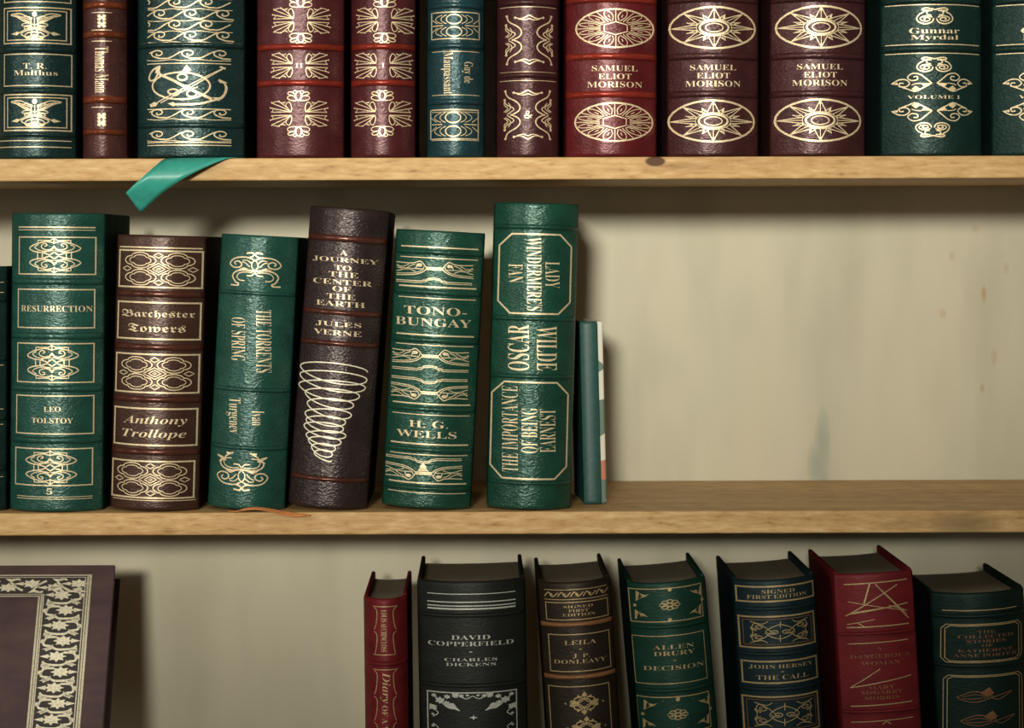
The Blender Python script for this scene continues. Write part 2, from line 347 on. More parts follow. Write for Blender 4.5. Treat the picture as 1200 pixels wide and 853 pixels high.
# ------------------------------------------------------------------ the book builder
class Book:
    def __init__(b, label, group, xlt, xrt, yt, xlb, xrb, zshelf, yb, mat, bands=(), bandmat=None, y0=.003, depth=.145, bulge=.019,
                 pages=None, yaw=0.0, rise=0.0, name='leather_book', extra=0.0, wide=0.0):
        b.mat, b.gold = mat, GOLD
        b.k = PX*(D+y0)/D
        b.ct, b.cb = (xlt+xrt)/2, (xlb+xrb)/2; b.yt, b.yb = yt, yb
        b.w = ((xrt-xlt)+(xrb-xlb))/2*b.k; b.h = (W(0, yb, y0)-W(0, yt, y0)).z*-1
        tilt = math.atan2((b.ct-b.cb)*b.k, b.h); b.bulge = bulge
        mid = W((b.ct+b.cb)/2, (yt+yb)/2, y0+bulge*.3)
        lift = abs(math.sin(tilt))*b.w/2
        X = mid.x-math.sin(tilt)*b.h/2
        b.root = empty(name, (X, y0, zshelf+lift+.0001+rise), label, 'book', group)
        b.root.rotation_euler = (0, tilt, yaw)
        H = b.h*math.cos(tilt)+0  # height along the book's own axis
        b.H = b.h/math.cos(tilt)-lift
        b.lift = lift
        pages = pages or PAGES
        b.spine_mesh(); hw = b.w/2; ye = bulge
        bt = .0032
        for nm, s in (('back_cover', -1), ('front_cover', 1)):
            xs = sorted((s*(hw-.0004)+(wide if s > 0 else 0), s*(hw-.0004-bt)))
            link_bm(nm, bm_box(xs[0], xs[1], ye+.001, depth, 0, b.H+extra, .0011, 2), board_mat(mat), b.root, False)
        # page block with a hollow fore-edge
        n = 10; pw = hw-bt-.0006; z0, z1 = .003, b.H-.0045; vs = []
        for z in (z0, z1):
            for i in range(n+1):
                u = -1+2*i/n; vs.append((u*pw, .0042+bulge-bulge*(1-abs(u)**2.3)+.0012, z))
            for i in range(n+1):
                u = 1-2*i/n; vs.append((u*pw, depth-.004-.006*(1-u*u), z))
        m = 2*(n+1); fs = [tuple(range(m))[::-1], tuple(range(m, 2*m))]+[(i, (i+1) % m, m+(i+1) % m, m+i) for i in range(m)]
        link_mesh('page_block', vs, fs, pages, b.root)
        for (yc, hh) in bands: b.band(yc, hh, bandmat or mat)
    def arc(b, x):
        u = min(1, abs(x)/(b.w/2)); return b.bulge*(u**2.35)
    def Z(b, py): return b.H*(b.yb-py)/(b.yb-b.yt)
    def spine_mesh(b):
        nu = 36; hw = b.w/2; t = .0026; H = b.H
        zs = [(0, .0016), (.0006, .0007), (.0015, .0001), (.003, 0)]+[(H*i/10, 0) for i in range(1, 10)]+[(H-.003, 0), (H-.0015, .0001), (H-.0006, .0007), (H, .0016)]
        bm = bmesh.new(); O = []; I = []
        for z, ins in zs:
            ro, ri = [], []
            for i in range(nu+1):
                u = -1+2*i/nu; u = math.copysign(abs(u)**.8, u)
                x = u*hw; y = b.arc(x)
                ro.append(bm.verts.new((x*(1-ins/hw*.3), y+ins, z))); ri.append(bm.verts.new((x*(1-t/hw*.9), min(y+t, b.bulge+.003), z)))
            # joint running back from the spine's edge to the boards
            for s, row in ((0, ro), (-1, ro)): pass
            O.append(ro); I.append(ri)
        for j in range(len(zs)-1):
            for i in range(nu):
                bm.faces.new((O[j][i], O[j][i+1], O[j+1][i+1], O[j+1][i])); bm.faces.new((I[j][i+1], I[j][i], I[j+1][i], I[j+1][i+1]))
            for i in (0, nu):
                bm.faces.new((O[j][i], O[j+1][i], I[j+1][i], I[j][i]))
        for j in (0, len(zs)-1):
            for i in range(nu): bm.faces.new((O[j][i], O[j][i+1], I[j][i+1], I[j][i]))
        b.spine = link_bm('spine', bm, b.mat, b.root, True)
    def band(b, yc, hh, mat, r=.0032):
        nu, nv = 30, 8; hw = b.w/2*.985; z = b.Z(yc); hz = hh*b.k; vs = []; fs = []
        for i in range(nu+1):
            u = -1+2*i/nu; u = math.copysign(abs(u)**.8, u); x = u*hw; e = (1-abs(u)**8)**.5 if abs(u) < 1 else 0
            for j in range(nv+1):
                a = math.pi*j/nv; vs.append((x, b.arc(x)+.0002-r*math.sin(a)**.8*(.35+.65*e), z-hz*math.cos(a)))
        for i in range(nu):
            for j in range(nv):
                q = i*(nv+1)+j; fs.append((q, q+nv+1, q+nv+2, q+1))
        for i in (0, nu): fs.append(tuple(i*(nv+1)+j for j in range(nv+1)))
        bm = bmesh.new(); V = [bm.verts.new(v) for v in vs]
        for f in fs: bm.faces.new([V[i] for i in f])
        for j in (0,):
            for i in range(nu): bm.faces.new((V[i*(nv+1)], V[i*(nv+1)+nv], V[(i+1)*(nv+1)+nv], V[(i+1)*(nv+1)]))
        o = link_bm('raised_band', bm, mat, b.spine, True)
        return o
    def ink(b, name, ink, mat=None, off=.00022, label=None):
        lim = b.w/2*.985; vs = []
        for X, Y in ink.v:
            c = b.cb+(b.ct-b.cb)*(b.yb-Y)/(b.yb-b.yt)
            x = max(-lim, min(lim, (X-c)*b.k)); vs.append((x, b.arc(x)-off, b.Z(Y)))
        n = len(vs); bm = bmesh.new(); V = [bm.verts.new(v) for v in vs]
        for f in ink.f:
            try:
                q = bm.faces.new([V[i] for i in f])
            except ValueError: pass
        bm.normal_update()
        for q in bm.faces:
            if q.normal.y > 0: q.normal_flip()
        me = bpy.data.meshes.new(name); bm.to_mesh(me); bm.free(); me.materials.append(mat or b.gold)
        o = bpy.data.objects.new(name, me); COL.objects.link(o); o.parent = b.spine
        if label: o['label'] = label
        return o
    def xc(b, Y): return b.cb+(b.ct-b.cb)*(b.yb-Y)/(b.yb-b.yt)
    def rules(b, ys, inset=6, w=1.3, mat=None):
        for y in ys:
            ww = w
            if isinstance(y, tuple): y, ww = y
            c = b.xc(y); h = b.w/b.k/2-inset; b.ink('gilt_rule', Ink().s([(c-h, y), (c+h, y)], ww, False), mat)
    def frame(b, x0, y0, x1, y1, w=1.3, mat=None, dbl=0):
        sk = b.xc(y0)-b.xc(y1); k = Ink().rect(x0, y0, x1, y1, w, sk)
        if dbl: k.rect(x0+dbl, y0+dbl*.8, x1-dbl, y1-dbl*.8, w*.8, sk)
        return b.ink('gilt_frame', k, mat)
    def text(b, lines, rot='', style='serif', thin=-.009, mat=None, gap=1.0):
        k = Ink()
        for t, cx, cy, w, h in lines: k.text(t, cx, cy, w, h, rot, style, thin, gap)
        return b.ink('gilt_lettering', k, mat)
    def orn(b, fn, cx, cy, hw, hh, mat=None, **kw):
        k = Ink().at(cx, cy, hw, hh, **{q: kw.pop(q) for q in ('fx', 'fy') if q in kw}); fn(k, **kw); return b.ink('gilt_ornament', k, mat)

# ------------------------------------------------------------------ ornaments (unit coordinates, y down)
def spiral(k, cx, cy, r, t0=0, turns=1.5, w=1, ax=1.0, dirn=1, r1=.15, mx=False, my=False):
    n = 18; p = []
    for i in range(n+1):
        q = i/n; a = math.radians(t0)+dirn*turns*2*math.pi*q; rr = r*(1-(1-r1)*q); p.append((cx+rr*ax*math.cos(a), cy+rr*math.sin(a)))
    k.s(p, w, True, False, mx, my)
def o_knot(k):
    m = dict(mx=True, my=True)
    k.s([(0, -.72), (.3, -.80), (.62, -.70), (.82, -.60), (1, -.42), (.84, -.25), (.5, -.17), (.22, -.27), (0, -.46)], 1.5, **m)
    k.s([(0, -.56), (.12, -.36), (.33, -.33), (.50, -.46), (.46, -.64), (.33, -.68), (.28, -.58), (.38, -.52)], 1.4, **m)
    k.s([(.02, -.30), (.3, -.24), (.6, -.30), (.78, -.48), (.62, -.62)], 1.2, **m)
    k.s([(.64, -.66), (.64, -.87), (.14, -.86), (0, -.98)], 1.3, False, **m)
    k.s([(0, -1.02), (0, -.66)], 1.6, False, my=True)
    k.s([(0, -.2), (.2, 0), (0, .2), (-.2, 0)], 1.8, False, True)
    k.s([(.2, -.05), (.46, -.16)], 1.6, False, **m); k.s([(.47, -.2), (.47, .2)], 1.6, False, mx=True); k.s([(.66, -.24), (.66, .24)], 1.3, False, mx=True)
def quat(cx, cy, rx, ry, n=40):
    p = []
    for i in range(n):
        a = 2*math.pi*i/n; r = .80+.2*abs(math.cos(2*a))**.7*(1 if True else 0); p.append((cx+rx*r*math.cos(a), cy+ry*r*math.sin(a)))
    return p
def o_quatre(k):
    for sx in (-1, 1):
        for sy in (-1, 1):
            k.s(quat(.5*sx, .5*sy, .43, .46), 1.4, True, True); k.s(quat(.5*sx, .5*sy, .30, .32), 1.1, True, True)
    for (x, y, rx, ry) in ((0, 0, .31, .34), (0, 0, .17, .19), (0, -.80, .13, .15), (0, .80, .13, .15), (-.88, 0, .13, .14), (.88, 0, .13, .14)):
        k.s([(x-rx, y), (x, y-ry), (x+rx, y), (x, y+ry)], 1.2, False, True)
    k.s([(-.06, 0), (0, -.06), (.06, 0), (0, .06)], 1, False, True)
def o_scroll(k, feet=True):
    m = dict(mx=True)
    k.s([(-.32, -.88), (-.1, -.93), (0, -.83), (.1, -.93), (.32, -.88)], 2.2)
    k.s([(0, -.85), (.08, -.72), (.3, -.62)], 1.6, **m)
    k.s([(-.2, -.60), (.05, -.45), (.13, -.15), (0, .12)], 1.5, **m)
    k.s([(.1, -.60), (.4, -.66), (.78, -.58), (1, -.28), (.86, -.06), (.6, -.08), (.52, -.28), (.68, -.42), (.82, -.32), (.74, -.2)], 1.9, **m)
    k.s([(.12, -.3), (.3, -.48), (.48, -.46)], 1.4, **m); k.s([(.2, -.1), (.36, -.32), (.5, -.38)], 1.4, **m)
    k.s([(0, .14), (.2, .10), (.45, .08), (.75, .18), (.9, .45), (.78, .78), (.66, .86), (.70, .97), (.98, .97)] if feet else
        [(0, .14), (.2, .10), (.45, .08), (.75, .2), (.86, .45), (.72, .66), (.98, .78), (.72, .62), (.62, .78), (.42, .95), (.34, .97)], 2.0, **m)
    k.s([(.1, .22), (.35, .2), (.6, .26), (.72, .48), (.62, .66), (.40, .70)], 1.3, **m)
    k.s([(-.32, .40), (-.12, .38), (0, .24), (.12, .38), (.32, .40)], 1.8)
    k.f_([(.25, .02), (.45, -.08), (.66, .08), (.45, .14)], **m)
    if not feet: k.f_([(.6, .55), (.95, .45), (.75, .72)], **m); k.f_([(.3, .98), (.55, .80), (.62, .98)], **m)
def o_bow(k):
    m = dict(mx=True)
    k.s([(-.22, -.12), (.22, -.12)], 1.3, False); k.s([(-.22, .14), (.22, .14)], 1.3, False); k.s([(-.22, .02), (.22, .02)], .9, False)
    k.s([(.22, -.12), (.28, -.5), (.38, -.85), (.52, -.62), (.7, -.55), (1, -.62)], 1.3, **m)
    k.s([(.22, .14), (.34, .55), (.56, .85), (1, 1)], 1.3, **m)
    k.s([(.27, -.25), (.30, .15), (.44, .52), (.7, .72), (1, .78)], 1.0, **m)
    k.s([(.30, .1), (.98, .1)], .9, False, **m); k.s([(.34, -.5), (.44, -.3), (.48, .05), (.36, .12)], 1.1, **m)
    k.s([(.5, -.45), (.62, -.25), (.72, .08)], 1.1, **m); k.s([(.66, -.45), (.82, -.1), (1, -.15)], 1.0, **m); k.s([(.98, -.3), (.86, .3), (1, .5)], 1.0, **m)
    k.s([(.5, .45), (.7, .2), (.95, .45)], .9, **m); k.f_([(.36, -.6), (.46, -.5), (.48, -.2), (.36, -.15), (.31, -.35)], **m)
def o_bump(k):
    for dy, w in ((-.0, 1.1), (.55, 1.0)):
        k.s([(-1, .35+dy), (-.34, .35+dy), (-.28, .0+dy), (-.22, .05+dy), (-.16, -.55+dy*.9), (0, -.85+dy*.9), (.16, -.55+dy*.9), (.22, .05+dy), (.28, .0+dy), (.34, .35+dy), (1, .35+dy)], w, False)
def o_wave(k, first=-.83, P=.75, w=1.6, base=True):
    """rolling waves with one crest every P units, from a first crest near x = first"""
    def put(q, w):
        r = [p for p in q if -1.03 <= p[0] <= 1.03]
        if len(r) > 1: k.s(r, w)
    for i in range(-1, 4):
        x0 = first+P*i
        A = [(x0-.66*P, .55), (x0-.56*P, .58), (x0-.44*P, .40), (x0-.30*P, .0), (x0-.15*P, -.48), (x0, -.80), (x0+.10*P, -.92), (x0+.22*P, -.84), (x0+.29*P, -.50), (x0+.25*P, -.12), (x0+.15*P, .02), (x0+.09*P, -.14), (x0+.12*P, -.36)]
        B = [(x0-.03*P, -.72), (x0-.07*P, -.30), (x0-.02*P, .08), (x0+.10*P, .38), (x0+.22*P, .55), (x0+.34*P, .55)]
        put(A, w); put(B, w*1.1)
    if base: k.s([(-1, .80), (-.7, .98), (-.4, .78), (-.1, .98), (.25, .78), (.6, .98), (1, .88)], w*.6)
def o_anchor(k):
    def z(l): return [(155+x/6.82, 55+y/6.82) for x, y in l]
    k.s(z([(390+235*math.cos(a), 310+108*math.sin(a)) for a in [i*math.pi/16 for i in range(32)]]), 2.3, False, True)
    k.s(z([(735, 160), (430, 320), (200, 440)]), 1.3, False); k.s(z([(700, 185), (450, 335), (225, 445)]), 1.3, False); k.s(z([(700, 152), (745, 168)]), 2.4, False)
    k.s(z([(735, 160), (700, 182)]), 2.2, False)
    k.f_(z([(130, 455), (170, 435), (205, 445), (185, 470), (140, 478)]))
    k.s(z([(215, 215), (330, 265), (430, 320), (540, 370), (640, 415)]), 3.6, False)
    k.s(z([(222, 150), (165, 175), (130, 225), (135, 262), (175, 255), (205, 205), (222, 150)]), 2.4); k.f_(z([(185, 165), (215, 160), (225, 215), (180, 205)]))
    k.s(z([(690, 262), (735, 285), (745, 340), (710, 400), (630, 430), (520, 455), (330, 458)]), 2.8); k.s(z([(725, 270), (755, 320), (735, 385), (690, 425)]), 1.2)
    k.f_(z([(690, 250), (760, 280), (700, 285)])); k.f_(z([(690, 430), (640, 400), (700, 400)])); k.f_(z([(285, 450), (330, 440), (365, 460), (330, 475)]))
    k.s(z([(405+38*math.cos(a), 240+26*math.sin(a)) for a in [i*math.pi/8 for i in range(16)]]), 2.4, False, True)
    k.s(z([(330+42*math.cos(a), 356+20*math.sin(a)) for a in [i*math.pi/8 for i in range(16)]]), 2.2, False, True); k.s(z([(300, 375), (360, 385), (400, 340)]), 2.2)
    k.s(z([(480+38*math.cos(a), 372+26*math.sin(a)) for a in [i*math.pi/8 for i in range(16)]]), 2.2, False, True); k.s(z([(450, 340), (530, 320)]), 1.6)
    k.f_(z([(400, 195), (440, 145), (480, 185), (445, 200)])); k.f_(z([(415, 172), (440, 140), (466, 170)])); k.f_(z([(405, 330), (430, 300), (470, 315), (430, 345)]))
def o_palm(k, w=1.15):
    """palmette spreading up-left from its corner at (0,0)"""
    k.s([(0, 0), (-.95, .0)], w, False); k.s([(0, 0), (-.62, -.22), (-1.05, -.42)], w); k.s([(0, 0), (-.4, -.4), (-.98, -.86)], w)
    k.s([(0, 0), (-.3, -.55), (-.62, -1)], w); k.s([(0, 0), (.02, -.45), (-.10, -.92), (-.26, -.70), (-.16, -.3), (0, 0)], w)
    k.s([(-.98, -.86), (-.7, -1), (-.45, -.86), (-.28, -.95)], w*.9); k.s([(-1.05, -.42), (-.9, -.25), (-1, 0)], w*.8)
    for p in ((-1.05, -.42), (-.98, -.9), (-.62, -1), (-.36, -.86), (-.98, -.02)): k.dot(*p, 1.0)
def o_fan(k):
    k.oval(0, 0, .26, .85, 1.8); k.s([(-.2, .9), (.2, .9)], 1.2, False)
    k.s([(.18, .8), (.4, .1), (.85, .05), (1, .5), (.7, .9), (.2, .95)], 1.2, mx=True); k.s([(.25, .2), (.42, -.5), (.8, -.75), (.95, -.35), (.5, 0)], 1.2, mx=True); k.s([(.1, -.8), (.3, -1), (.5, -.75)], 1.1, mx=True)
def o_leafcross(k, cx, cy, num=None, half=False):
    for sx in (-1, 1):
        for sy in (-1, 1):
            k.at(cx+sx*8.5, cy+sy*2, 24, 12); k.t = (cx+sx*8.5, cy+sy*2, -sx*24*-1*(1 if sx < 0 else 1) if False else (24 if sx < 0 else -24), (12.5 if sy < 0 else -12.5)); o_palm(k)
    if num is None:
        k.at(cx, cy-21, 13, 6); o_fan(k); k.at(cx, cy+21, 13, 6, fy=True); o_fan(k)
def o_links(k):
    k.s([(-1, -1), (1, -1), (1, 1), (-1, 1)], 1.5, False, True)
    for sy in (-.47, .47):
        k.oval(-.05, sy, .32, .36, 1.6)
        for s in (-1, 1):
            k.oval(-.05, sy, .55, .40, 1.1, 125 if s < 0 else -55, 235 if s < 0 else 55); k.oval(-.05, sy, .78, .42, 1.0, 130 if s < 0 else -50, 230 if s < 0 else 50)
    k.s([(-.95, 0), (-.5, 0)], 1.4, False); k.s([(.95, 0), (.4, 0)], 1.4, False); k.s([(-1, -.5), (-.75, -.15)], 1.0, my=True); k.s([(1, -.5), (.75, -.15)], 1.0, my=True)
def o_brackets(k):
    m = dict(mx=True, my=True)
    k.s([(-.92, -.95), (-.82, -.72), (-.45, -.5), (-.32, -.3), (-.42, -.12), (-.72, .02)], 1.8, **m)
    k.s([(-.95, -.6), (-.88, -.42), (-.62, -.28), (-.60, -.18), (-.85, -.02)], 1.5, **m); k.s([(-.80, -.48), (-.72, -.36), (-.74, -.22), (-.92, -.1)], 1.2, **m)
    k.s([(-.94, -.62), (-.96, -.4), (-.82, -.26), (-.98, -.12)], 1.3, **m)
    k.s([(-.58, -.88), (-.30, -.84), (0, -.98)], 1.5, **m); k.s([(-.45, -.82), (-.2, -.78), (0, -.84)], 1.1, **m)
    for p in ((-.92, -.95), (-.95, -.6), (-.58, -.88)): k.dot(*p, 1.5, **m)
def o_amper(k):
    k.s([(.8, .8), (-.3, -.2), (-.3, -.8), (.2, -.8), (.2, -.3), (-.7, .2), (-.6, .8), (.2, .8), (.8, 0)], 1.3); k.s([(-1, .3), (1, .2)], .8, False)
def o_sunburst(k):
    k.oval(0, 0, 1, 1, 2.2); n = 12
    k.s([(.34*math.cos(a), .34*math.sin(a)) for a in [math.radians(30+60*i) for i in range(6)]], 1.3, False, True)
    k.f_([(0, 0)]*3)
    for i in range(n):
        a = 2*math.pi*i/n; c, s = math.cos(a), math.sin(a)
        def R(r, t): return (r*math.cos(a+t), r*math.sin(a+t))
        k.s([R(.38, 0), R(.97, 0)], 1.1, False)
        k.s([R(.40, .22), R(.62, .10), R(.84, .16), R(.95, .262), R(.84, .36), R(.62, .42), R(.40, .30)], 1.0)
        k.s([R(.58, .26), R(.72, .26)], 1.0, False)
def o_compass(k):
    k.oval(0, 0, 1, 1, 2.7); k.oval(0, 0, .335, .335, 2.8); k.oval(0, 0, .205, .205, 1.3); k.oval(0, 0, .41, .41, .9)
    for i in range(8):
        a = math.pi*i/4; L = .97
        def R(r, t): return (r*math.cos(a+t), r*math.sin(a+t))
        k.s([R(.42, 0), R(L, 0)], .9, False); k.s([R(.42, .36), R(L, 0), R(.42, -.36)], 1.2, False); k.f_([R(L, 0), R(L*.82, .05), R(L*.82, -.05)])
        b = a+math.pi/8
        q = lambda r, t: (r*math.cos(b+t), r*math.sin(b+t))
        k.f_([q(.5, .12), q(.68, .0), q(.5, -.02)]); k.s([q(.45, -.16), q(.68, 0)], .9, False)
def o_heart(k):
    spiral(k, .50, .40, .40, -150, 1.6, 1.5, 1.0, 1, .2, mx=True)
    k.s([(.08, .35), (.2, .8), (.55, 1.0), (.9, .75), (1, .3), (.85, -.2), (.62, -.5), (.72, -.8), (.5, -.95), (.2, -.85), (0, -.75)], 1.7, mx=True)
    k.s([(.15, -.65), (.4, -.55), (.45, -.2), (.2, -.05)], 1.5, mx=True); k.f_([(.3, -.75), (.65, -.72), (.45, -.3)], mx=True)
def o_swirl(k):
    """one side of the paired swirls, point on the left at (-1,.1)"""
    k.s([(1, .1), (.7, -.35), (.35, -.85), (-.05, -.95), (-.3, -.55), (-.1, -.2), (.2, -.3), (.2, -.6), (0, -.6)], 1.6)
    k.s([(-1.1, .1), (-.75, -.3), (-.4, -.3), (-.2, .1), (-.4, .45), (-.72, .35), (-.68, .05), (-.5, .08)], 1.6)
    k.s([(-.75, .35), (-.3, .7), (.1, .95), (.5, .6), (1, .1)], 1.7); k.f_([(-.1, .7), (.1, .35), (.35, .65), (.12, 1.0)]); k.f_([(.4, .1), (1.05, .05), (.55, .45)]); k.f_([(-1.15, .1), (-.8, -.05), (-.8, .25)]); k.s([(-.1, .3), (.1, .15), (.4, .1)], 1.2)
def o_eagle(k):
    k.s([(.08, -.45), (.35, -.62), (.62, -.78), (1.0, -.72), (.72, -.55), (.42, -.25), (.2, -.12)], 1.6, mx=True); k.s([(.15, -.35), (.5, -.55), (.85, -.70)], 1.2, mx=True); k.s([(.2, -.22), (.45, -.42), (.7, -.58)], 1.2, mx=True)
    k.s([(.1, -.4), (.35, -.58), (.5, -.45), (.25, -.18)], 1.2, mx=True)
    k.dot(0, -.74, 3, ry=3.4); k.s([(-.1, -.5), (-.16, -.1), (-.1, .25)], 1.5, mx=True); k.s([(0, -.5), (0, .2)], 1.3, False); k.s([(-.12, -.1), (0, 0), (.12, -.1)], 1.2, False); k.s([(-.12, .1), (0, .2), (.12, .1)], 1.2, False); k.s([(.1, -.2), (.48, -.08), (.46, .05), (.1, 0)], 1.3, mx=True); k.s([(.12, .1), (.4, .12), (.36, .25), (.1, .2)], 1.2, mx=True)
    k.s([(.12, .08), (.62, .50)], 1.3, False, mx=True); k.f_([(.60, .5), (.74, .42), (.99, .58), (.74, .68)], mx=True)
    k.s([(0, .25), (.3, .35), (.55, .58), (.3, .78), (0, .62)], 1.5, mx=True); k.s([(0, .45), (.28, .52), (.4, .78), (.15, .9), (0, .8)], 1.4, mx=True); k.s([(-.35, .88), (.35, .88)], 2.0, False); k.s([(-.15, .35), (.15, .6), (-.15, .85)], 1.2, mx=True)
def o_fleuron(k):
    for sy in (-.5, .5):
        for a in range(4):
            r = math.radians(45+90*a); k.dot(.5*math.cos(r)*1.2, sy+.28*math.sin(r)*1.2, 2.3, ry=1.9)
        k.dot(0, sy, 1.4)
def o_corner(k):
    """floral corner, unit quadrant with its corner at (-1,-1)"""
    for x, y, r in ((-.74, -.70, 5.5), (-.58, -.84, 3.6), (-.60, -.62, 3.8), (-.88, -.42, 3.6), (-.40, -.88, 3.4), (-.26, -.88, 3), (-.88, -.86, 3), (-.12, -.9, 2), (-.9, -.2, 2)):
        p = []
        for i in range(12):
            a = i*math.pi/6; q = r*(1 if i % 2 else .6); X, Y = k.T((x, y)); p.append((X+q*1.25*math.cos(a), Y+q*.8*math.sin(a)))
        t = k.t; k.at(); k.f_(p); k.t = t
    k.s([(-.9, -.9), (-.6, -.5), (-.4, -.42)], 1.2); k.f_([(-.62, -.58), (-.44, -.62), (-.36, -.48), (-.28, -.36), (-.42, -.42), (-.55, -.44)], True); k.s([(-.9, -.4), (-.78, -.26), (-.9, -.12)], 1.1); k.s([(-.3, -.9), (-.15, -.78), (0, -.88)], 1.1)
    k.f_([(-.5, -.98), (-.35, -.8), (-.3, -.98)]); k.f_([(-.98, -.55), (-.8, -.5), (-.98, -.34)])
def o_filicorner(k):
    k.f_([(-1, -1), (-.42, -1), (-.62, -.82), (-.72, -.62), (-.86, -.5), (-1, -.28)])
def o_rosette(k):
    for i in range(8):
        a = i*math.pi/4; k.oval(.62*math.cos(a), .62*math.sin(a), .3, .3, 1.0)
    k.oval(0, 0, .25, .25, .9)
def o_damask(k):
    for s in (-1, 1):
        k.f_([(0, -1), (.14, -.7), (0, -.5), (-.14, -.7)] if s < 0 else [(0, 1), (.14, .7), (0, .5), (-.14, .7)])
    k.f_([(.3, -.15), (.6, -.3), (1, 0), (.6, .3), (.3, .15)], mx=True); k.oval(0, 0, .32, .42, 1.6); k.s([(.1, -.55), (.45, -.45), (.5, -.1)], 1.6, mx=True, my=True); k.s([(0, -.35), (.3, 0), (0, .35), (-.3, 0)], 1.2, False, True); k.dot(.3, -.6, 1.5, mx=True, my=True)
def o_carpet(k):
    k.s([(.32, -.1), (.55, -.5), (.82, -.75), (.9, -.3), (.75, -.15)], 1.1, mx=True, my=True); k.s([(.4, -.9), (.6, -.7), (.95, -.9)], 1.0, mx=True, my=True); spiral(k, .72, -.45, .2, 0, 1.3, 1.0, 1, 1, .2, mx=True, my=True)
    k.s([(.0, -.62), (.3, -.38), (.48, 0), (.3, .38), (0, .62)], 1.1, mx=True); k.s([(0, -.85), (0, -.3)], 1.1, False, my=True); spiral(k, .22, 0, .2, 0, 1.5, 1.1, 1, 1, .2, mx=True); k.s([(.95, -.4), (.86, 0), (.95, .4)], 1.0, mx=True)
def o_leafspray(k):
    k.s([(-1, .1), (-.5, -.5), (-.05, -.35), (.25, .05), (-.3, .6), (-.8, .4), (-1, .1)], 1.2); k.s([(-.85, .1), (-.4, -.2), (0, 0)], 1.0); k.s([(-.8, .25), (-.35, .25), (.1, .1)], 1.0); k.f_([(-.2, -.35), (.15, -.95), (.32, -.3), (.1, .1)]); k.s([(.2, .15), (.5, .4), (.9, -.15), (1, -.35), (.6, -.1), (.2, .2)], 1.1)

# ------------------------------------------------------------------ books on the top shelf
GT, GM, GB = 'leather books on the top shelf', 'leather books on the middle shelf', 'leather books on the bottom shelf'
TY = -172
def top(label, xl, xr, mat, bands=(), dx=0, bandmat=None, ht=0, **kw):
    return Book(label, GT, xl+dx, xr+dx, TY+ht, xl, xr, ZT, 184.3, mat, bands, bandmat, **kw)
b = top('dark teal book with gold-framed eagle emblems, leftmost on the top shelf', -9, 86, TEAL, [(56, 3.5), (104.5, 3.5), (156, 3), (-48, 3.5), (-100, 3.5)], 2)
for y0, y1 in ((7, 48.5), (109, 151), (-94, -54)):
    c = (y0+y1)/2; b.frame(3.5, y0, 81, y1, 1.7, None, 4.5); b.orn(o_eagle, 42, c, 29, 17.5)
b.frame(3.5, 61.5, 81.5, 98.5, 1.4); b.text([('T. R.', 42, 75.5, 27, 6.5), ('Malthus', 42, 83.5, 51, 6)]); b.rules([163, 170.5], 5, 1.2)
b.frame(4, -40, 81, 0, 1.4)
b = top('slim red-brown book with shiny orange bands and vertical lettering', 93, 146, BROWNR, [(4, 4), (38.5, 4), (115, 4.5), (153, 3.5), (-60, 4)], 1, BANDORANGE)
b.rules([13, 33.5, 46.5, 111, 124], 14.5, 1.1); b.text([('Thomas Mann', 120, 80, 16, 54)], 'down'); b.orn(o_fleuron, 120.5, 23, 7, 8); b.orn(o_fleuron, 120, 138.5, 7, 8)
b = top('thick dark teal book with gold waves and an anchor, teal ribbon underneath', 157, 285, TEAL, [(52.5, 3.2), (146.5, 3.2), (-60, 3.2)], 2, rise=.0006)
wavebook = b
for y, f in ((43, -.79), (30.5, -.42), (17.5, -.79), (4.5, -.42), (-8.5, -.79), (-21.5, -.42), (-34.5, -.79)): b.orn(o_wave, 222, y, 50, 7, first=f, P=.745, w=1.7)
b.rules([(50, 1.6)], 3)
for y in (64.5, 134, 159.5): b.orn(o_wave, 220.5, y, 49.5, 6.4)
for y, x0, x1 in ((74, 171, 270), (127.5, 171, 270), (166.8, 171, 270), (170, 171, 270), (144.3, 159, 245)): b.ink('gilt_rule', Ink().s([(x0, y), (x1, y)], 1.2, False))
k = Ink(); o_anchor(k); b.ink('gilt_ornament', k)
for (xl, xr, cx, num, lab) in ((298, 402, 351, 'II', 'maroon book with gold leaf crosses and two small strokes between them'), (409, 486, 449, 'I', 'narrower maroon book with gold leaf crosses and a single small stroke')):
    m = MAROON if num == 'II' else REDL
    b = top(lab, xl, xr, MAROON, [(54, 3.8), (96.5, 3.8), (-36, 3.8)], 2, BANDRED)
    for cy, nm in ((23, None), (76, num), (132.5, None), (-5-62, None)):
        k = Ink(); o_leafcross(k, cx+(2 if cy < 60 else 0)-(1 if cy > 100 else 0), cy, nm); b.ink('gilt_ornament', k)
    b.text([(num, cx, 76, 9 if num == 'II' else 3.4, 5.2)])
b = top('slim blue-green book with framed gold oval links, beside the scroll-bracket book', 499, 567, BLUEG, [(6, 3.5), (53.5, 3.5), (119, 3.5), (-60, 3.5)], 2)
b.orn(o_links, 533.5, 29.5, 28, 15.5); b.orn(o_links, 532, 145.5, 28, 17); b.rules([60, 111, 128, 131, 164], 6, .9)
b.text([('Maupassant', 523.5, 85.5, 14, 49)], 'down', thin=-.007); b.text([('Guy de', 547.5, 84.5, 13, 25)], 'down', thin=-.007)
b = top('dark purple-brown book with two gold scroll-bracket panels', 581, 655, OX, [(88, 3.5), (3, 3.5), (-82, 3.5)], 2)
b.orn(o_brackets, 620, 46.5, 28.5, 29.5); b.orn(o_brackets, 618, 134.5, 28.5, 29.5); b.rules([8, 84.5, 94.5], 4, .8); b.orn(o_amper, 618, 134.5, 5, 4.5)
